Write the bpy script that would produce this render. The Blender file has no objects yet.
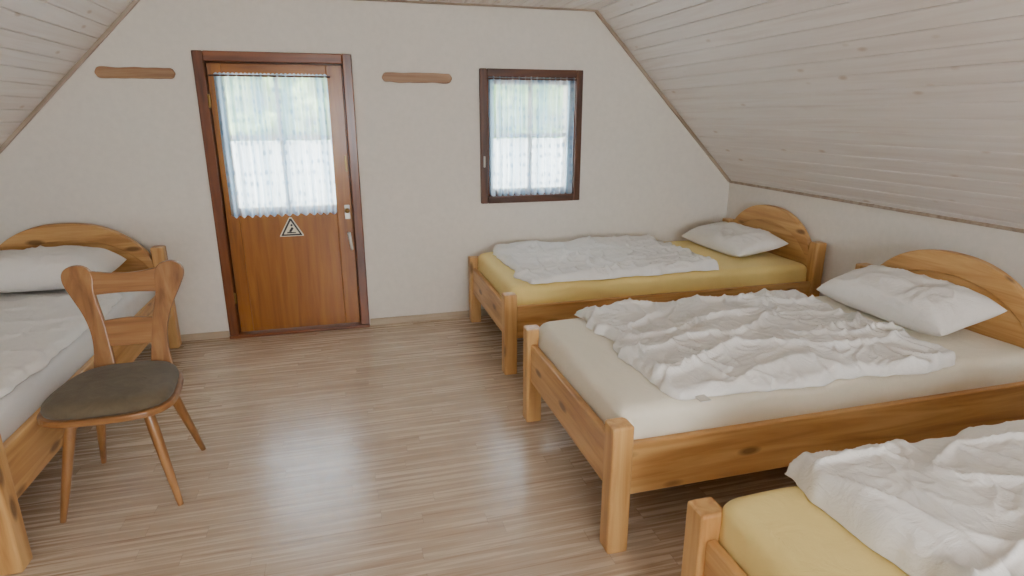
import bpy, bmesh, math, random
from mathutils import Vector, Matrix, noise
random.seed(3)
S=bpy.context.scene
def col(r,g,b):
    f=lambda c:(c/255/12.92 if c/255<=0.04045 else ((c/255+0.055)/1.055)**2.4)
    return (f(r),f(g),f(b),1)
# ---------------------------------------------------------------- materials
class M:
    def __init__(s,name):
        s.m=bpy.data.materials.new(name); s.m.use_nodes=True
        s.t=s.m.node_tree; s.n=s.t.nodes; s.l=s.t.links
        s.b=s.n['Principled BSDF']; s.out=s.n['Material Output']
    def node(s,ty,**k):
        nd=s.n.new(ty)
        for a,v in k.items():
            nd.inputs[a.replace('_',' ')].default_value=v
        return nd
    def link(s,a,b): s.l.new(a,b)
    def math(s,op,a,b=None,c=None):
        nd=s.n.new('ShaderNodeMath'); nd.operation=op
        for i,v in enumerate((a,b,c)):
            if v is None: continue
            if isinstance(v,(int,float)): nd.inputs[i].default_value=v
            else: s.link(v,nd.inputs[i])
        return nd.outputs[0]
    def coords(s,scale=(1,1,1),rnd=True):
        tc=s.n.new('ShaderNodeTexCoord'); v=tc.outputs['Object']
        if rnd:
            oi=s.n.new('ShaderNodeObjectInfo')
            k=s.math('MULTIPLY',oi.outputs['Random'],17.0)
            ad=s.n.new('ShaderNodeVectorMath'); ad.operation='ADD'
            s.link(v,ad.inputs[0]); s.link(k,ad.inputs[1]); v=ad.outputs[0]
        mp=s.n.new('ShaderNodeMapping'); mp.inputs['Scale'].default_value=scale
        s.link(v,mp.inputs[0]); return mp.outputs[0]
    def ramp(s,f,stops):
        r=s.n.new('ShaderNodeValToRGB'); e=r.color_ramp.elements
        while len(e)<len(stops): e.new(0.5)
        for i,(p,c) in enumerate(stops): e[i].position=p; e[i].color=c
        s.link(f,r.inputs[0]); return r.outputs[0]
    def mix(s,f,a,b,mode='MIX'):
        x=s.n.new('ShaderNodeMix'); x.data_type='RGBA'; x.blend_type=mode
        for sock,v in ((x.inputs[0],f),(x.inputs[6],a),(x.inputs[7],b)):
            if isinstance(v,(int,float,tuple)): sock.default_value=v
            else: s.link(v,sock)
        return x.outputs[2]
    def bump(s,h,strength,dist=0.01):
        bn=s.n.new('ShaderNodeBump'); bn.inputs['Strength'].default_value=strength
        bn.inputs['Distance'].default_value=dist
        s.link(h,bn.inputs['Height']); s.link(bn.outputs[0],s.b.inputs['Normal'])

def wood(name,light,mid,dark,axis='x',rough=0.4,knots=True,coat=0.0,knotcol=None):
    m=M(name); a=0.9; c=13.0
    sc={'x':(a,c,c),'y':(c,a,c),'z':(c,c,a)}[axis]
    v=m.coords(sc)
    n=m.node('ShaderNodeTexNoise',Scale=1.6,Detail=6.0,Roughness=0.55,Distortion=0.7); m.link(v,n.inputs['Vector'])
    c1=m.ramp(n.outputs[0],[(0.28,dark),(0.48,mid),(0.7,light)])
    if knots:
        a=3.4;c=9.5
        sc={'x':(a,c,c),'y':(c,a,c),'z':(c,c,a)}[axis]
        v2=m.coords(sc)
        vo=m.node('ShaderNodeTexVoronoi',Scale=1.0); m.link(v2,vo.inputs['Vector'])
        k=m.ramp(vo.outputs['Distance'],[(0.10,(0.85,0.85,0.85,1)),(0.20,(0,0,0,1))])
        c1=m.mix(k,c1,knotcol or tuple(x*0.45 for x in dark[:3])+(1,))
    m.link(c1,m.b.inputs['Base Color'])
    m.b.inputs['Roughness'].default_value=rough
    m.b.inputs['Coat Weight'].default_value=coat
    m.b.inputs['Coat Roughness'].default_value=0.2
    m.bump(n.outputs[0],0.15,0.003)
    return m.m
PINE={ax:wood('pine_'+ax,col(222,178,116),col(202,152,90),col(166,114,60),ax,0.42,True,0.15) for ax in 'xyz'}
DOOR={ax:wood('door_wood_'+ax,col(170,108,34),col(154,92,24),col(130,74,16),ax,0.35,False,0.3) for ax in 'xz'}
DFR={ax:wood('door_frame_wood_'+ax,col(136,76,34),col(112,58,24),col(80,40,15),ax,0.35,False,0.3) for ax in 'xz'}
WFR={ax:wood('window_frame_wood_'+ax,col(104,60,34),col(80,44,24),col(54,28,15),ax,0.4,False,0.2) for ax in 'xz'}
CHW={ax:wood('chair_wood_'+ax,col(174,128,78),col(150,102,56),col(120,78,40),ax,0.35,False,0.3) for ax in 'xz'}
RACK=wood('rack_wood',col(180,142,104),col(154,114,80),col(124,86,56),'x',0.5,True)

def plain(name,c,rough=0.6,metal=0,bump=0,bs=60):
    m=M(name); m.b.inputs['Base Color'].default_value=c; m.b.inputs['Roughness'].default_value=rough
    m.b.inputs['Metallic'].default_value=metal
    v=m.coords(); n=m.node('ShaderNodeTexNoise',Scale=float(bs),Detail=4.0); m.link(v,n.inputs['Vector'])
    mx=m.mix(1.0,c,m.ramp(n.outputs[0],[(0.3,(0.95,0.95,0.95,1)),(0.7,(1,1,1,1))]),'MULTIPLY'); m.link(mx,m.b.inputs['Base Color'])
    if bump: m.bump(n.outputs[0],bump,0.004)
    return m.m
WALL=plain('plaster_wall',col(236,228,216),0.9,0,0.08,30)
WHITEP=plain('white_plastic',col(225,222,212),0.4)
METAL=plain('brushed_metal',col(190,185,175),0.3,0.9)
BRASS=plain('aged_brass',col(150,120,70),0.35,0.8)
BASE=wood('baseboard_wood',col(205,186,160),col(190,170,144),col(170,150,124),'x',0.5,False)
BASEY=wood('baseboard_wood_y',col(205,186,160),col(190,170,144),col(170,150,124),'y',0.5,False)
TRIM=wood('ceiling_trim_wood',col(190,172,152),col(170,150,130),col(144,122,102),'x',0.6,False)

def fabric(name,c,wr=0.5,shade=None,bs=0.6,sc=12.0):
    m=M(name); v=m.coords()
    n=m.node('ShaderNodeTexNoise',Scale=sc,Detail=7.0,Roughness=0.6,Distortion=1.6); m.link(v,n.inputs['Vector'])
    n2=m.node('ShaderNodeTexNoise',Scale=420.0,Detail=2.0); m.link(v,n2.inputs['Vector'])
    h=m.math('ADD',m.math('MULTIPLY',n.outputs[0],wr),m.math('MULTIPLY',n2.outputs[0],0.03))
    d=shade or tuple(x*0.93 for x in c[:3])+(1,)
    m.link(m.mix(n.outputs[0],d,c),m.b.inputs['Base Color'])
    m.b.inputs['Roughness'].default_value=0.9
    m.b.inputs['Sheen Weight'].default_value=0.1
    m.bump(h,bs,0.02)
    return m.m
DUV=fabric('duvet_cotton_white',col(242,238,231),wr=0.55)
PIL=fabric('pillow_cotton_white',col(242,236,228),wr=0.5)
SH_Y=fabric('sheet_yellow',col(246,218,136),wr=0.4,sc=7.0)
SH_C=fabric('sheet_cream',col(242,232,210),wr=0.6,sc=7.0)
SH_W=fabric('sheet_white',col(228,225,220),wr=0.6,sc=7.0)
SEAT=fabric('seat_brown_fabric',col(118,104,80),wr=0.25,shade=col(74,64,48))

def boards_mat():
    m=M('whitewashed_boards')
    tc=m.n.new('ShaderNodeTexCoord'); sp=m.n.new('ShaderNodeSeparateXYZ'); m.link(tc.outputs['Object'],sp.inputs[0])
    idx=m.math('FLOOR',m.math('DIVIDE',sp.outputs[0],0.096))
    wn=m.n.new('ShaderNodeTexWhiteNoise'); wn.noise_dimensions='1D'; m.link(idx,wn.inputs['W'])
    cb=m.n.new('ShaderNodeCombineXYZ')
    m.link(m.math('MULTIPLY',sp.outputs[0],16.0),cb.inputs[0])
    m.link(m.math('MULTIPLY_ADD',sp.outputs[1],0.8,m.math('MULTIPLY',wn.outputs[0],31.0)),cb.inputs[1])
    n=m.node('ShaderNodeTexNoise',Scale=1.5,Detail=6.0,Distortion=0.8); m.link(cb.outputs[0],n.inputs['Vector'])
    c1=m.ramp(n.outputs[0],[(0.3,col(226,214,205)),(0.5,col(235,226,218)),(0.7,col(239,232,225))])
    c1=m.mix(m.math('MULTIPLY',wn.outputs[0],0.25),c1,col(226,213,203))
    cb2=m.n.new('ShaderNodeCombineXYZ')
    m.link(m.math('MULTIPLY',sp.outputs[0],8.0),cb2.inputs[0])
    m.link(m.math('MULTIPLY_ADD',sp.outputs[1],3.6,m.math('MULTIPLY',wn.outputs[0],53.0)),cb2.inputs[1])
    vo=m.node('ShaderNodeTexVoronoi',Scale=1.0); m.link(cb2.outputs[0],vo.inputs['Vector'])
    k=m.ramp(vo.outputs['Distance'],[(0.05,(0.6,0.6,0.6,1)),(0.13,(0,0,0,1))])
    c1=m.mix(k,c1,col(190,160,132))
    m.link(c1,m.b.inputs['Base Color']); m.b.inputs['Roughness'].default_value=0.5
    return m.m
BOARD=boards_mat()

def floor_mat():
    m=M('laminate_floor')
    tc=m.n.new('ShaderNodeTexCoord'); sp=m.n.new('ShaderNodeSeparateXYZ'); m.link(tc.outputs['Object'],sp.inputs[0])
    X,Y=sp.outputs[0],sp.outputs[1]
    ry=m.math('DIVIDE',Y,0.066); row=m.math('FLOOR',ry)
    wn=m.n.new('ShaderNodeTexWhiteNoise'); wn.noise_dimensions='1D'; m.link(row,wn.inputs['W'])
    rx=m.math('ADD',m.math('DIVIDE',X,0.85),m.math('MULTIPLY',wn.outputs[0],7.3)); pc=m.math('FLOOR',rx)
    cbi=m.n.new('ShaderNodeCombineXYZ'); m.link(row,cbi.inputs[0]); m.link(pc,cbi.inputs[1])
    w2=m.n.new('ShaderNodeTexWhiteNoise'); w2.noise_dimensions='2D'; m.link(cbi.outputs[0],w2.inputs['Vector'])
    cb=m.n.new('ShaderNodeCombineXYZ')
    m.link(m.math('MULTIPLY_ADD',X,0.8,m.math('MULTIPLY',w2.outputs[0],40.0)),cb.inputs[0])
    m.link(m.math('MULTIPLY',Y,24.0),cb.inputs[1])
    n=m.node('ShaderNodeTexNoise',Scale=2.0,Detail=5.0,Roughness=0.6,Distortion=0.4); m.link(cb.outputs[0],n.inputs['Vector'])
    c1=m.ramp(n.outputs[0],[(0.3,col(158,132,108)),(0.44,col(192,169,142)),(0.56,col(208,188,162)),(0.72,col(222,206,182))])
    c1=m.mix(m.math('MULTIPLY',w2.outputs[0],0.25),c1,col(180,156,130))
    def edge(r,w):
        f=m.math('FRACT',r); return m.math('LESS_THAN',m.math('MINIMUM',f,m.math('SUBTRACT',1.0,f)),w)
    e=m.math('MAXIMUM',edge(rx,0.0015),edge(m.math('DIVIDE',Y,0.198),0.006))
    c1=m.mix(m.math('MULTIPLY',e,0.35),c1,col(120,94,72))
    m.link(c1,m.b.inputs['Base Color'])
    m.link(m.math('MULTIPLY_ADD',n.outputs[0],0.08,0.23),m.b.inputs['Roughness'])
    m.b.inputs['Specular IOR Level'].default_value=0.75
    m.bump(n.outputs[0],0.05,0.002)
    return m.m
FLOOR=floor_mat()

def curtain_mat():
    m=M('lace_curtain_fabric'); m.n.remove(m.b)
    tc=m.n.new('ShaderNodeTexCoord'); mp=m.n.new('ShaderNodeMapping'); mp.inputs['Scale'].default_value=(30,0.01,15)
    m.link(tc.outputs['Object'],mp.inputs[0])
    vo=m.node('ShaderNodeTexVoronoi',Scale=1.0,Randomness=0.35); m.link(mp.outputs[0],vo.inputs['Vector'])
    pat=m.ramp(vo.outputs['Distance'],[(0.18,(1,1,1,1)),(0.34,(0,0,0,1))])
    mp2=m.n.new('ShaderNodeMapping'); mp2.inputs['Scale'].default_value=(30,0.01,0.6); m.link(tc.outputs['Object'],mp2.inputs[0])
    ns=m.node('ShaderNodeTexNoise',Scale=1.0,Detail=3.0,Roughness=0.6); m.link(mp2.outputs[0],ns.inputs['Vector'])
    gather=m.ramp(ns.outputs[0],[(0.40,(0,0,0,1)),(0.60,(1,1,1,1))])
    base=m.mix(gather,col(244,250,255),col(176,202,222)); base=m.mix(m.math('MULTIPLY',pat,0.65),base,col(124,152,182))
    tl=m.n.new('ShaderNodeBsdfTranslucent'); m.link(base,tl.inputs[0])
    df=m.n.new('ShaderNodeBsdfDiffuse'); m.link(base,df.inputs[0])
    tr=m.n.new('ShaderNodeBsdfTransparent')
    a=m.n.new('ShaderNodeMixShader'); a.inputs[0].default_value=0.35; m.link(tl.outputs[0],a.inputs[1]); m.link(df.outputs[0],a.inputs[2])
    b=m.n.new('ShaderNodeMixShader')
    f=m.math('MULTIPLY',m.math('MULTIPLY_ADD',gather,-0.24,0.42),m.math('MULTIPLY_ADD',pat,-0.7,1.0))
    m.link(f,b.inputs[0])
    m.link(a.outputs[0],b.inputs[1]); m.link(tr.outputs[0],b.inputs[2]); m.link(b.outputs[0],m.out.inputs[0])
    return m.m
CURT=curtain_mat()
def glass_mat():
    m=M('window_glass'); m.n.remove(m.b)
    tr=m.n.new('ShaderNodeBsdfTransparent'); gl=m.n.new('ShaderNodeBsdfGlossy'); gl.inputs['Roughness'].default_value=0.02
    a=m.n.new('ShaderNodeMixShader'); a.inputs[0].default_value=0.06
    m.link(tr.outputs[0],a.inputs[1]); m.link(gl.outputs[0],a.inputs[2]); m.link(a.outputs[0],m.out.inputs[0]); return m.m
GLASS=glass_mat()
# ---------------------------------------------------------------- helpers
def link(o,parent=None):
    S.collection.objects.link(o)
    if parent: o.parent=parent
    return o
def empty(name,loc=(0,0,0),rz=0):
    e=bpy.data.objects.new(name,None); e.location=loc; e.rotation_euler=(0,0,rz); e.empty_display_size=0.1
    return link(e)
def mesh_obj(name,bm,mats,parent=None,smooth=False,bevel=0,seg=2,loc=None):
    bmesh.ops.recalc_face_normals(bm,faces=bm.faces)
    me=bpy.data.meshes.new(name); bm.to_mesh(me); bm.free()
    if not isinstance(mats,(list,tuple)): mats=[mats]
    for x in mats: me.materials.append(x)
    if smooth: me.polygons.foreach_set('use_smooth',[True]*len(me.polygons))
    o=bpy.data.objects.new(name,me)
    if loc: o.location=loc
    link(o,parent)
    if bevel:
        b=o.modifiers.new('bevel','BEVEL'); b.width=bevel; b.segments=seg; b.limit_method='ANGLE'; b.angle_limit=math.radians(40)
    return o
def addbox(bm,x0,x1,y0,y1,z0,z1):
    v=[bm.verts.new(p) for p in ((x0,y0,z0),(x1,y0,z0),(x1,y1,z0),(x0,y1,z0),(x0,y0,z1),(x1,y0,z1),(x1,y1,z1),(x0,y1,z1))]
    for f in ((0,3,2,1),(4,5,6,7),(0,1,5,4),(1,2,6,5),(2,3,7,6),(3,0,4,7)): bm.faces.new([v[i] for i in f])
def box(name,x0,x1,y0,y1,z0,z1,mat,parent=None,bevel=0.004,seg=2):
    bm=bmesh.new(); addbox(bm,x0,x1,y0,y1,z0,z1); return mesh_obj(name,bm,mat,parent,bevel=bevel,seg=seg)
def addprism(bm,pts,fn,t0,t1):
    a=[bm.verts.new(fn(p,t0)) for p in pts]; b=[bm.verts.new(fn(p,t1)) for p in pts]
    bm.faces.new(a); bm.faces.new(b[::-1]); n=len(pts)
    for i in range(n): bm.faces.new((a[i],b[i],b[(i+1)%n],a[(i+1)%n]))
def addrod(bm,p0,p1,r0,r1,n=20,mid=None):
    p0=Vector(p0);p1=Vector(p1); d=(p1-p0).normalized()
    u=d.orthogonal().normalized(); w=d.cross(u)
    prof=[(0,r0)]+(mid or [])+[(1,r1)]; rings=[]
    for t,r in prof:
        c=p0.lerp(p1,t); rings.append([bm.verts.new(c+(u*math.cos(2*math.pi*i/n)+w*math.sin(2*math.pi*i/n))*r) for i in range(n)])
    for a,b in zip(rings,rings[1:]):
        for i in range(n): bm.faces.new((a[i],a[(i+1)%n],b[(i+1)%n],b[i]))
    bm.faces.new(rings[0][::-1]); bm.faces.new(rings[-1])
def rod(name,p0,p1,r0,r1,mat,parent=None,mid=None):
    bm=bmesh.new(); addrod(bm,p0,p1,r0,r1,mid=mid); return mesh_obj(name,bm,mat,parent,smooth=True,bevel=0.002,seg=2)
# ---------------------------------------------------------------- room
D=4.36; XL=-2.30; XR=3.07; YF=-2.2; KN=0.99; CZ=2.23
XCL=XL+(CZ-KN); XCR=XR-(CZ-KN)
box('floor',XL-0.2,XR+0.2,YF-0.26,D+0.26,-0.1,0,FLOOR,bevel=0)
def wall_open(name,x0,x1,y0,y1,z1,opens):
    bm=bmesh.new(); xs=sorted({x0,x1,*[o[0] for o in opens],*[o[1] for o in opens]})
    for a,b in zip(xs,xs[1:]):
        mx=(a+b)/2; cuts=sorted([(o[2],o[3]) for o in opens if o[0]<mx<o[1]]); z=0
        for c0,c1 in cuts:
            if c0>z: addbox(bm,a,b,y0,y1,z,c0)
            z=c1
        addbox(bm,a,b,y0,y1,z,z1)
    bmesh.ops.remove_doubles(bm,verts=bm.verts,dist=1e-5)
    return mesh_obj(name,bm,WALL)
DO=(-0.80,0.045,0.0,1.835); WO=(1.005,1.69,0.92,1.775)
wall_open('wall_back',XL-0.2,XR+0.2,D,D+0.26,CZ+0.1,[DO,WO])
FO=(-0.3,1.5,0.75,1.95)
wall_open('wall_front',XL-0.2,XR+0.2,YF-0.26,YF,CZ+0.1,[FO])
box('wall_left',XL-0.2,XL,YF,D,0,KN+0.12,WALL,bevel=0)
box('wall_right',XR,XR+0.2,YF,D,0,KN+0.12,WALL,bevel=0)
def board_panel(name,p0,length):
    bm=bmesh.new(); n=int(math.ceil(length/0.096)); 
    for i in range(n):
        a=i*0.096; b=min((i+1)*0.096,length)
        addbox(bm,a+0.0014,b-0.0014,YF,D,0,0.02)
    addbox(bm,0,length,YF,D,0.012,0.10)
    o=mesh_obj(name,bm,BOARD,bevel=0.004,seg=1)
    o.location=p0; return o
L=(CZ-KN)*math.sqrt(2)
r=board_panel('ceiling_slope_right',(XCR,0,CZ),L); r.rotation_euler=(0,math.radians(45),0)
l=board_panel('ceiling_slope_left',(XL,0,KN),L); l.rotation_euler=(0,math.radians(-45),0)
board_panel('ceiling',(XCL,0,CZ),XCR-XCL)
bm=bmesh.new()
outer=[(XL-0.45,KN-0.1),(XCL-0.12,CZ+0.45),(XCR+0.12,CZ+0.45),(XR+0.45,KN-0.1)]
inner=[(XR+0.21,KN-0.1),(XR+0.21,KN-0.02+0.0),(XCR+0.075,CZ+0.11),(XCL-0.075,CZ+0.11),(XL-0.21,KN-0.02),(XL-0.21,KN-0.1)]
addprism(bm,outer+inner,lambda p,t:(p[0],t,p[1]),YF-0.5,D+0.28)
mesh_obj('sun_block_roof',bm,plain('sun_block_tiles',col(150,80,60),0.8,0,0.3,10))  # unseen shell added to keep sun from leaking through the ceiling joints
def strip(name,a,b,w=0.022,t=0.02):
    a=Vector(a);b=Vector(b); bm=bmesh.new(); d=(b-a); Ln=d.length
    addbox(bm,0,Ln,-t,0,-w,0); o=mesh_obj(name,bm,TRIM,bevel=0.003)
    o.location=a; o.rotation_euler=(0,-math.atan2(d.z,d.x),0); return o
strip('trim_1',(XL,D,KN),(XCL,D,CZ)); strip('trim_2',(XCL,D,CZ),(XCR,D,CZ),w=0.012); strip('trim_3',(XCR,D,CZ),(XR,D,KN))
box('trim_4',XR-0.018,XR,YF,D-0.02,KN-0.020,KN-0.002,TRIM,bevel=0.003)
box('trim_5',XL,XL+0.018,YF,D-0.02,KN-0.020,KN-0.002,TRIM,bevel=0.003)
bm=bmesh.new(); addbox(bm,XL,-0.862,D-0.014,D,0,0.05); addbox(bm,0.105,XR,D-0.014,D,0,0.05); mesh_obj('baseboard_back',bm,BASE,bevel=0.004)
box('baseboard_right',XR-0.014,XR,YF,D-0.016,0,0.05,BASEY); box('baseboard_left',XL,XL+0.014,YF,D-0.016,0,0.05,BASEY)
# ---------------------------------------------------------------- door
d=empty('door_1',(-0.378,D,0)); 
def dbox(n,x0,x1,y0,y1,z0,z1,m,b=0.004): return box(n,x0+0.378,x1+0.378,y0,y1,z0,z1,m,d,b)
dbox('frame_left',-0.857,-0.795,-0.03,0.10,0,1.89,DFR['z'],0.006)
dbox('frame_right',0.038,0.10,-0.03,0.10,0,1.89,DFR['z'],0.006)
dbox('frame_top',-0.795,0.038,-0.03,0.10,1.828,1.89,DFR['x'],0.006)
dbox('rebate_left',-0.80,-0.770,0.058,0.10,0,1.83,DFR['z'],0.003)
dbox('rebate_right',0.020,0.045,0.058,0.10,0,1.83,DFR['z'],0.003)
dbox('rebate_top',-0.80,0.045,0.058,0.10,1.805,1.835,DFR['x'],0.003)
dbox('threshold',-0.857,0.10,-0.05,0.10,0,0.022,DFR['x'],0.006)
dbox('stile_left',-0.788,-0.705,0.012,0.057,0.025,1.820,DOOR['z'])
dbox('stile_right',-0.07,0.031,0.012,0.057,0.025,1.820,DOOR['z'])
dbox('rail_top',-0.705,-0.07,0.012,0.055,1.745,1.820,DOOR['x'])
dbox('panel_lower',-0.705,-0.07,0.0135,0.055,0.025,0.90,DOOR['z'])
dbox('muntin_horizontal',-0.705,-0.07,0.022,0.05,1.35,1.378,DOOR['x'],0.003)
dbox('muntin_vertical',-0.40,-0.374,0.022,0.05,0.90,1.745,DOOR['z'],0.003)
dbox('glass',-0.705,-0.07,0.034,0.038,0.90,1.745,GLASS,0)
dbox('lock_plate',-0.018,0.018,0.006,0.012,0.80,0.90,METAL,0.003)
bm=bmesh.new(); addrod(bm,(0.378,0.01,0.865),(0.378,-0.035,0.865),0.010,0.010); addrod(bm,(0.378,-0.03,0.865),(0.378,-0.05,0.865),0.018,0.016); mesh_obj('latch_knob',bm,BRASS,d,smooth=True)
bm=bmesh.new(); addrod(bm,(0.378,0.012,0.70),(0.378,-0.03,0.70),0.008,0.008); addrod(bm,(0.378,-0.03,0.71),(0.392,-0.034,0.585),0.012,0.009); mesh_obj('door_handle',bm,WHITEP,d,smooth=True)
dbox('espagnolette',0.008,0.022,0.004,0.012,1.13,1.24,BRASS,0.003)
for i,z in enumerate((0.25,1.55)): rod('hinge_%d'%(i+1),(-0.41,-0.036,z),(-0.41,-0.036,z+0.08),0.008,0.008,BRASS,d)
# ---------------------------------------------------------------- window
w=empty('window_1',(1.3475,D,0.875))
def wbox(n,x0,x1,y0,y1,z0,z1,m,b=0.004): return box(n,x0-1.3475,x1-1.3475,y0,y1,z0-0.875,z1-0.875,m,w,b)
wbox('frame_left',0.96,1.012,-0.028,0.08,0.875,1.82,WFR['z'],0.006); wbox('frame_right',1.683,1.735,-0.028,0.08,0.875,1.82,WFR['z'],0.006)
wbox('frame_top',1.012,1.683,-0.028,0.08,1.765,1.82,WFR['x'],0.006); wbox('frame_bottom',1.012,1.683,-0.032,0.08,0.875,0.928,WFR['x'],0.006)
wbox('sash_left',1.012,1.06,0.01,0.055,0.928,1.765,DFR['z']); wbox('sash_right',1.635,1.683,0.01,0.055,0.928,1.765,DFR['z'])
wbox('sash_top',1.06,1.635,0.01,0.055,1.715,1.765,DFR['x']); wbox('sash_bottom',1.06,1.635,0.01,0.055,0.928,0.975,DFR['x'])
wbox('muntin_horizontal',1.06,1.635,0.02,0.05,1.352,1.378,DFR['x'],0.003); wbox('muntin_vertical',1.335,1.36,0.02,0.05,0.975,1.715,DFR['z'],0.003)
wbox('glass',1.06,1.635,0.034,0.038,0.975,1.715,GLASS,0)
wbox('handle',0.978,0.99,-0.045,-0.028,1.14,1.22,METAL,0.003)
w2=empty('added_window',(0.6,YF,0.75))  # unseen window, added behind the camera to hold the fill lamp
for n,a in (('frame_left',(-0.9,-0.84,0,1.2)),('frame_right',(0.84,0.9,0,1.2)),('frame_top',(-0.84,0.84,1.14,1.2)),('frame_bottom',(-0.84,0.84,0,0.06)),('mullion',(-0.03,0.03,0.06,1.14))):
    box(n,a[0],a[1],-0.1,0.02,a[2],a[3],WFR['z'],w2)
# ---------------------------------------------------------------- curtains
def curtain(name,x0,x1,z0,z1,y,folds,seed,gap=None):
    e=empty(name,((x0+x1)/2,y,z0)); W=x1-x0; H=z1-z0; cx=(x0+x1)/2
    spans=[(x0,gap+0.004),(gap-0.004,x1)] if gap else [(x0,x1)]
    for k,(a,b) in enumerate(spans):
        bm=bmesh.new(); nx=140; nz=34; g=[]
        for j in range(nz+1):
            t=j/nz; rw=[]
            for i in range(nx+1):
                s=i/nx; x=a+(b-a)*s
                ph=folds*math.pi*2*(x-x0)/W+2.2*noise.noise(Vector((x*6,seed,0)))
                amp=0.010+0.012*(1-t)
                yy=amp*math.sin(ph)+0.006*noise.noise(Vector((x*10,t*2,seed)))
                xx=x+0.012*(1-t)*noise.noise(Vector((x*7,seed+4,t)))
                z=t*H
                if j==0: z+=-0.018*abs(math.sin(ph*0.5))+0.006
                if t>0.97: yy*=0.5
                if j==nz: z+=0.008*abs(math.sin(ph))
                rw.append(bm.verts.new((xx-cx,yy,z)))
            g.append(rw)
        for j in range(nz):
            for i in range(nx): bm.faces.new((g[j][i],g[j][i+1],g[j+1][i+1],g[j+1][i]))
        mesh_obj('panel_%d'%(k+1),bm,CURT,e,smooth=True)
    rod('curtain_rod',(x0-0.03-cx,0,H-0.01),(x1+0.02-cx,0,H-0.01),0.006,0.006,WFR['x'],e)
    return e
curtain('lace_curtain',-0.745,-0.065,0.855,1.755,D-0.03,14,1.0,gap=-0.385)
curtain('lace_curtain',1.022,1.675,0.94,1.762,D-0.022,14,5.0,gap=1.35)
# ---------------------------------------------------------------- hook boards
def hookboard(name,x0,x1,z,seed):
    n=40; pts=[]; W=x1-x0
    for i in range(n+1):
        s=i/n; e=min(1,(min(s,1-s)*W/0.03)); hh=0.032*math.sqrt(max(0.02,1-(1-e)**2))
        pts.append((x0+W*s,hh+0.006*noise.noise(Vector((s*5,seed,0)))))
    for i in range(n,-1,-1):
        s=i/n; e=min(1,(min(s,1-s)*W/0.03)); hh=0.032*math.sqrt(max(0.02,1-(1-e)**2))
        pts.append((x0+W*s,-hh+0.008*noise.noise(Vector((s*5,seed+9,0)))))
    e=empty(name,((x0+x1)/2,D,z)); bm=bmesh.new(); c=(x0+x1)/2
    addprism(bm,pts,lambda p,t:(p[0]-c,t,p[1]),-0.022,0.0)
    mesh_obj('board',bm,RACK,e,bevel=0.003)
    return e
hookboard('wall_board_rail',-1.40,-0.965,1.752,1); hookboard('wall_board_rail',0.29,0.765,1.75,4)
# ---------------------------------------------------------------- sign
e=empty('warning_sign',(-0.383,D+0.0115,0.70))
BLK=plain('sign_black',col(30,28,26),0.5); YEL=plain('sign_white',col(240,232,205),0.5)
def poly(name,pts,t0,t1,mat):
    bm=bmesh.new(); addprism(bm,pts,lambda p,t:(p[0],t,p[1]),t0,t1); mesh_obj(name,bm,mat,e)
poly('plate',[(-0.078,-0.004),(0.078,-0.004),(0.078,0.004),(0.008,0.128),(-0.008,0.128),(-0.078,0.004)],0,-0.003,YEL)
poly('border',[(-0.070,0.001),(0.070,0.001),(0.006,0.120),(-0.006,0.120)],-0.003,-0.004,BLK)
poly('field',[(-0.052,0.012),(0.052,0.012),(0,0.104)],-0.004,-0.005,YEL)
poly('figure_body',[(-0.018,0.03),(0.004,0.062),(0.016,0.052),(-0.002,0.026)],-0.005,-0.006,BLK)
poly('figure_leg',[(-0.03,0.018),(0.028,0.018),(0.03,0.024),(-0.028,0.028)],-0.005,-0.006,BLK)
poly('figure_head',[(0.004+0.008*math.cos(k*math.pi/4),0.074+0.008*math.sin(k*math.pi/4)) for k in range(8)],-0.005,-0.006,BLK)
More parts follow.
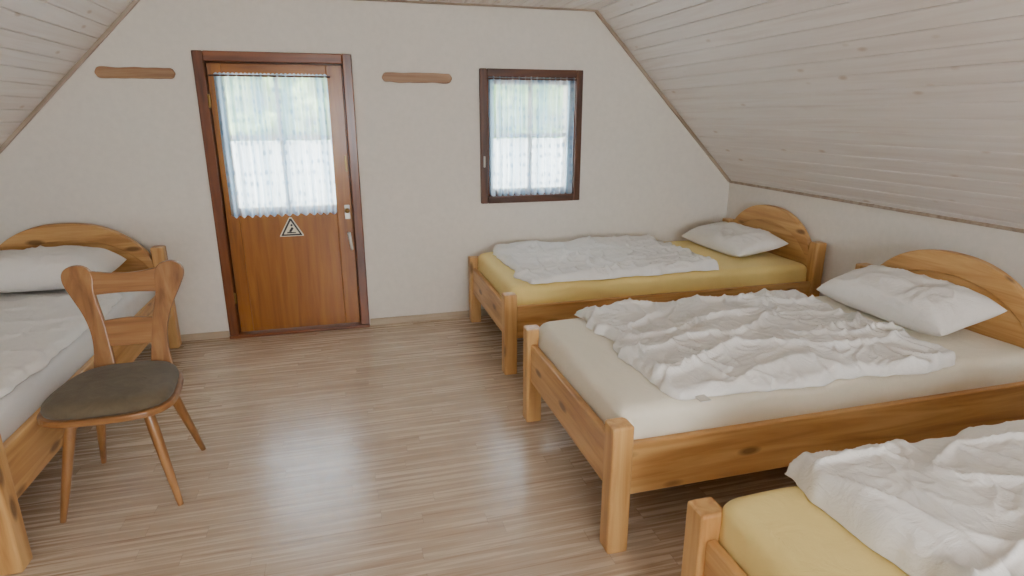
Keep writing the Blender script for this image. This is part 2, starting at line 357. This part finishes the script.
# ---------------------------------------------------------------- soft goods
def ridged(p,f,seed,wa=0.9):
    q=Vector((p[0]*f,p[1]*f,seed)); wv=noise.noise_vector(q*0.6)*wa
    return (1-abs(noise.noise(q+wv))*2.3)
def duvet(name,x0,x1,y0,y1,z,T,seed,amp=1.0,mat=DUV,rz=0.0,fine=1.0,tag=False):
    cx,cy=(x0+x1)/2,(y0+y1)/2; W,H=x1-x0,y1-y0
    nx=int(W/0.007); ny=int(H/0.007); bm=bmesh.new(); top=[];bot=[]
    for j in range(ny+1):
        rt=[];rb=[]
        for i in range(nx+1):
            u=i/nx*2-1; v=j/ny*2-1; x=u*W/2; y=v*H/2
            k=1-0.035*(abs(u)**4)*(abs(v)**4)
            ex=0.06*noise.noise(Vector((v*2.3,seed,1.0)))*u*abs(u)+0.016*noise.noise(Vector((v*9,seed,2.0)))*u*abs(u)**3
            ey=0.04*noise.noise(Vector((u*2.3,seed,5.0)))*v*abs(v)+0.016*noise.noise(Vector((u*9,seed,7.0)))*v*abs(v)**3
            px=x*k+ex; py=y*k+ey
            dd=min((1-abs(u))*W/2,(1-abs(v))*H/2); e=min(dd/0.045,1); prof=math.sqrt(max(0,1-(1-e)**2))
            wx=px+0.06*noise.noise(Vector((px*3,py*3,seed+70))); wy=py+0.06*noise.noise(Vector((px*3,py*3,seed+80)))
            r1=ridged((wx*0.6+wy*0.5,wy*1.3-wx*0.3),3.9,seed,0.5); r2=ridged((wx*1.25,wy*0.6+wx*0.25),6.8,seed+3,0.5); r3=ridged((wx*0.7-wy*0.6,wy*1.2),13,seed+8,0.6)
            lum=noise.noise(Vector((px*2.6,py*2.6,seed+20)))
            msk=0.5+0.5*min(1,max(-1,2.6*noise.noise(Vector((px*2.6,py*2.6,seed+50)))))
            hgt=T*(0.70+0.35*lum)+amp*(0.021*max(0,r1)**4+0.017*max(0,r2)**4*(0.35+0.65*msk)+0.008*fine*max(0,r3)**3.5*(1-0.85*msk)-0.005)
            hgt=max(0.012,hgt)
            sh=0.012*amp
            qx=px+sh*noise.noise(Vector((px*8,py*8,seed+30))); qy=py+sh*noise.noise(Vector((px*8,py*8,seed+40)))
            zt=max(0.004,hgt*prof) if dd>0 else 0.004
            rt.append(bm.verts.new((qx,qy,zt))); rb.append(bm.verts.new((qx,qy,0.0)))
        top.append(rt);bot.append(rb)
    for j in range(ny):
        for i in range(nx):
            bm.faces.new((top[j][i],top[j][i+1],top[j+1][i+1],top[j+1][i]))
            bm.faces.new((bot[j][i],bot[j+1][i],bot[j+1][i+1],bot[j][i+1]))
    for j in range(ny):
        for s in (0,nx): bm.faces.new((top[j][s],top[j+1][s],bot[j+1][s],bot[j][s]))
    for i in range(nx):
        for s in (0,ny): bm.faces.new((top[s][i],top[s][i+1],bot[s][i+1],bot[s][i]))
    o=mesh_obj(name,bm,mat,smooth=True,loc=(cx,cy,z)); o.rotation_euler=(0,0,rz)
    if tag:
        box('care_label',-W/2+0.09,-W/2+0.13,-H/2-0.03,-H/2+0.02,0.006,0.009,WHITEP,o,0)
    return o
def pillow(name,cx,cy,z,W,H,T,seed,tilt=0,rz=0):
    n=72; bm=bmesh.new(); g=[[],[]]
    for s in (0,1):
        for j in range(n+1):
            rw=[]
            for i in range(n+1):
                u=i/n*2-1; v=j/n*2-1
                u2=math.sin(u*math.pi/2); v2=math.sin(v*math.pi/2)
                px=u2*W/2*(1-0.08*(1-abs(v2)**2)*abs(u2)**3); py=v2*H/2*(1-0.06*(1-abs(u2)**2)*abs(v2)**3)
                t=max(0,(1-u2**4))*max(0,(1-v2**4)); h=T/2*t**0.5
                if s==0:
                    h+= (0.018*noise.noise(Vector((px*7,py*7,seed)))+0.014*max(0,ridged((px,py),8,seed))**2)*t
                edge = (i in (0,n) or j in (0,n))
                hh = (h if s==0 else -0.75*h)
                rw.append(g[0][j][i] if (s==1 and edge) else bm.verts.new((px,py,hh)))
            g[s].append(rw)
    for s in (0,1):
        for j in range(n):
            for i in range(n):
                try: bm.faces.new((g[s][j][i],g[s][j][i+1],g[s][j+1][i+1],g[s][j+1][i]))
                except ValueError: pass
    o=mesh_obj(name,bm,PIL,smooth=True,loc=(cx,cy,z+0.375*T)); o.rotation_euler=(0,tilt,rz); return o
# ---------------------------------------------------------------- bed
def bed(loc,rz,L,W,sheet,seed):
    b=empty('pine_bed',loc,rz); P=0.078; PH=0.50; HH=0.69; MT=0.54
    def bx(n,x0,x1,y0,y1,z0,z1,m,bv=0.006): return box(n,x0,x1,y0,y1,z0,z1,m,b,bv,3)
    bx('foot_post_1',0,P,0,P,0,PH,PINE['z'],0.009); bx('foot_post_2',0,P,W-P,W,0,PH,PINE['z'],0.009)
    bx('head_post_1',L-P,L,0,P,0,HH,PINE['z'],0.009); bx('head_post_2',L-P,L,W-P,W,0,HH,PINE['z'],0.009)
    bx('side_rail_1',P,L-P,0.014,0.042,0.225,0.425,PINE['x']); bx('side_rail_2',P,L-P,W-0.042,W-0.014,0.225,0.425,PINE['x'])
    bx('foot_board',0.018,0.048,P,W-P,0.225,0.425,PINE['y'])
    bx('slat_support',P,L-P,0.045,W-0.045,0.30,0.335,PINE['x'])
    y0,y1=P,W-P; n=36
    def arch(y,off=0):
        t=abs(2*(y-W/2)/(y1-y0)); return 0.60-off+0.265*max(0,1-t**2.3)**0.75
    ys=[y0+(y1-y0)*i/n for i in range(n+1)]
    bm=bmesh.new()
    up=[(y,arch(y)) for y in ys]; lo=[(y,min(arch(y)-0.02,0.60-0.10+0.255*max(0,1-abs(2*(y-W/2)/(y1-y0))**2.3)**0.75)) for y in ys]
    addprism(bm,up+lo[::-1],lambda p,t:(t,p[0],p[1]),L-0.062,L-0.016)
    mesh_obj('headboard_arch',bm,PINE['y'],b,bevel=0.006,seg=3)
    bm=bmesh.new(); addprism(bm,[(y,z+0.01) for y,z in lo]+[(y1,0.28),(y0,0.28)],lambda p,t:(t,p[0],p[1]),L-0.050,L-0.030)
    mesh_obj('headboard_panel',bm,PINE['y'],b)
    bm=bmesh.new(); mx0,mx1,my0,my1=0.055,L-0.066,0.046,W-0.046
    R=0.045
    rings=[]
    prof=[(0.336,0.0),(0.40,0.0),(0.43,-0.002),(0.46,0.0)]+[(MT-R+R*math.sin(a),R*(1-math.cos(a))) for a in [math.pi/2*k/6 for k in range(7)]]
    def outline(ins):
        pts=[];r=0.05; x0,x1,ya,yb=mx0+ins,mx1-ins,my0+ins,my1-ins
        for cx,cy,a0 in ((x1-r,ya+r,-90),(x1-r,yb-r,0),(x0+r,yb-r,90),(x0+r,ya+r,180)):
            for k in range(7):
                a=math.radians(a0+90*k/6); pts.append((cx+r*math.cos(a),cy+r*math.sin(a)))
        out=[]
        for i,p in enumerate(pts):
            q=pts[(i+1)%len(pts)]; out.append(p); dl=math.hypot(q[0]-p[0],q[1]-p[1])
            if dl>0.1:
                m=80 if dl>1.3 else 40
                for k in range(1,m): out.append((p[0]+(q[0]-p[0])*k/m,p[1]+(q[1]-p[1])*k/m))
        return out
    for z,ins in prof:
        o=outline(ins)
        rings.append([bm.verts.new((x,y,z+0.006*noise.noise(Vector((x*6,y*6,z*9+seed)))*(z>0.45))) for x,y in o])
    for a,c in zip(rings,rings[1:]):
        m=len(a)
        for i in range(m): bm.faces.new((a[i],a[(i+1)%m],c[(i+1)%m],c[i]))
    bm.faces.new(rings[0]); bm.faces.new(rings[-1])
    mesh_obj('mattress',bm,sheet,b,smooth=True)
    return b
bed((0.84,3.21,0),0,2.215,1.07,SH_Y,1)
bed((0.80,1.63,0),0,2.06,1.07,SH_C,2)
bed((0.83,0.16,0),0,2.10,1.07,SH_Y,3)
bed((-1.155,2.08,0),math.radians(90),2.22,1.07,SH_W,4)
MTz=0.544
duvet('duvet',0.99,2.30,3.26,4.22,MTz,0.065,2.0,1.1,rz=0.01)
duvet('duvet',1.05,2.34,1.66,2.66,MTz,0.06,11.0,1.2,rz=-0.02,tag=True)
duvet('duvet',1.10,2.35,0.21,1.21,MTz,0.11,23.0,0.9)
duvet('duvet',-2.17,-1.205,2.18,3.62,MTz,0.05,31.0,0.6,fine=0.6)
pillow('pillow',2.74,3.80,MTz+0.012,0.40,0.74,0.16,3,tilt=-0.16)
pillow('pillow',2.585,2.20,MTz+0.02,0.36,0.73,0.20,7,tilt=-0.22)
pillow('pillow',2.62,0.70,MTz+0.01,0.42,0.78,0.16,9,tilt=-0.15)
pillow('pillow',-1.74,3.95,MTz+0.005,0.78,0.42,0.24,13,tilt=0)
# ---------------------------------------------------------------- chair
c=empty('wooden_chair',(-0.935,2.56,0))
def seat_outline(sx,sy,n=48):
    pts=[]
    for k in range(n):
        a=2*math.pi*k/n; cx=math.cos(a); sy_=math.sin(a); p=2/3.2
        x=math.copysign(abs(cx)**p,cx); y=math.copysign(abs(sy_)**p,sy_)
        x*=1-0.10*y
        pts.append((x*sx,y*sy-0.03))
    return pts
bm=bmesh.new(); addprism(bm,seat_outline(0.226,0.236),lambda p,t:(p[0],p[1],t),0.415,0.44); mesh_obj('seat_board',bm,CHW['x'],c,bevel=0.006,seg=3)
bm=bmesh.new(); rings=[]
for z,s in ((0.44,0.97),(0.454,0.99),(0.470,0.975),(0.483,0.92),(0.492,0.8),(0.496,0.5),(0.497,0.2)):
    rings.append([bm.verts.new((x,y,z)) for x,y in seat_outline(0.216*s,0.226*s)])
for a,b_ in zip(rings,rings[1:]):
    for i in range(48): bm.faces.new((a[i],a[(i+1)%48],b_[(i+1)%48],b_[i]))
bm.faces.new(rings[0]); bm.faces.new(rings[-1]); mesh_obj('seat_cushion',bm,SEAT,c,smooth=True)
for i,(sx,sy) in enumerate(((-1,-1),(1,-1),(-1,1),(1,1))):
    rod('leg_%d'%(i+1),(sx*0.125,sy*0.13-0.015,0.418),(sx*0.205,sy*0.215+0.01,0.0),0.019,0.011,CHW['z'],c,mid=[(0.25,0.0205),(0.6,0.017)])
for i,sx in enumerate((-1,1)):
    box('seat_batten_%d'%(i+1),sx*0.125-0.03,sx*0.125+0.03,-0.17,0.14,0.395,0.4155,CHW['x'],c)
tilt=math.tan(math.radians(11))
def bk(p,t): return (p[0],0.165+t+(p[1]-0.44)*tilt,p[1])
def smooth_closed(pts,it=2):
    for _ in range(it):
        o=[]
        for i,p in enumerate(pts):
            q=pts[(i+1)%len(pts)]; o.append((p[0]*.75+q[0]*.25,p[1]*.75+q[1]*.25)); o.append((p[0]*.25+q[0]*.75,p[1]*.25+q[1]*.75))
        pts=o
    return pts
up=[(0.065,0.42),(0.150,0.42),(0.150,0.47),(0.140,0.54),(0.143,0.62),(0.165,0.70),(0.205,0.78),(0.232,0.84),(0.225,0.885),(0.180,0.905),(0.130,0.89),(0.112,0.85),(0.118,0.80),(0.108,0.74),(0.090,0.66),(0.080,0.58),(0.070,0.50)]
for i,sx in enumerate((-1,1)):
    pts=smooth_closed([(sx*x,z) for x,z in up]); bm=bmesh.new(); addprism(bm,pts,bk,0,0.024); mesh_obj('back_upright_%d'%(i+1),bm,CHW['z'],c,bevel=0.004,seg=2)
def bar(name,zt,zb,sag,w):
    n=16; a=[(-w+2*w*i/n, zt-sag*math.cos(math.pi*(i/n-0.5))) for i in range(n+1)]; b_=[(w-2*w*i/n, zb+0.35*sag*math.cos(math.pi*(i/n-0.5))) for i in range(n+1)]
    bm=bmesh.new(); addprism(bm,a+b_,bk,0.002,0.022); mesh_obj(name,bm,CHW['x'],c,bevel=0.004,seg=2)
bar('back_bar_upper',0.875,0.775,0.015,0.128); bar('back_bar_lower',0.665,0.56,-0.008,0.10)
# ---------------------------------------------------------------- outdoors
def leaf_mat():
    m=M('foliage'); v=m.coords(rnd=False)
    n=m.node('ShaderNodeTexNoise',Scale=3.0,Detail=8.0,Roughness=0.7); m.link(v,n.inputs['Vector'])
    m.link(m.ramp(n.outputs[0],[(0.35,col(46,86,30)),(0.5,col(100,148,62)),(0.65,col(190,220,150))]),m.b.inputs['Base Color']); m.b.inputs['Roughness'].default_value=0.8; return m.m
bm=bmesh.new(); g=[]
for j in range(22):
    rw=[]
    for i in range(140):
        x=-8+i*0.13; z=0.9+j*0.10; p=Vector((x*1.3,z*1.3,3)); rw.append(bm.verts.new((x,9.6-0.7*noise.fractal(p,0.6,2.0,5)+0.1*(z-1),z+(0.25*noise.noise(p*1.7) if j>18 else 0))))
    g.append(rw)
for j in range(21):
    for i in range(139): bm.faces.new((g[j][i],g[j][i+1],g[j+1][i+1],g[j+1][i]))
mesh_obj('garden_hedge',bm,leaf_mat(),smooth=True)
box('garden_wall',-8,10,8.6,8.8,-0.1,1.18,plain('limewashed_wall',col(215,220,216),0.9,0,0.3,8))
box('terrace_ground',-8,10,D+0.27,14,-0.35,-0.1,plain('terrace_paving',col(190,188,180),0.9,0,0.3,8))
# ---------------------------------------------------------------- lights
wd=bpy.data.worlds.new('sky'); S.world=wd; wd.use_nodes=True
bg=wd.node_tree.nodes['Background']; bg.inputs[0].default_value=(0.80,0.90,1.0,1); bg.inputs[1].default_value=20.0
sl=bpy.data.lights.new('sun','SUN'); sl.energy=14; sl.angle=0.02; sl.color=(1,0.97,0.92); so=bpy.data.objects.new('sun',sl); link(so); so.rotation_euler=(math.radians(42),0,math.radians(-55))
al=bpy.data.lights.new('front_fill_area','AREA'); al.shape='RECTANGLE'; al.size=1.65; al.size_y=1.05; al.energy=34; al.color=(1.0,0.89,0.76)  # added fill lamp behind the camera, brightens the room from the front
ao=bpy.data.objects.new('front_fill_area',al); link(ao); ao.location=(0.6,YF-0.12,1.35); ao.rotation_euler=(math.radians(90),0,0)
# ---------------------------------------------------------------- camera
cd=bpy.data.cameras.new('camera'); cd.lens=600/1024*36; cd.sensor_width=36; cd.clip_start=0.02
co=bpy.data.objects.new('camera',cd); link(co); co.location=(0,0,1.5); co.rotation_euler=(math.radians(74.0),0,math.radians(-15.4)); S.camera=co
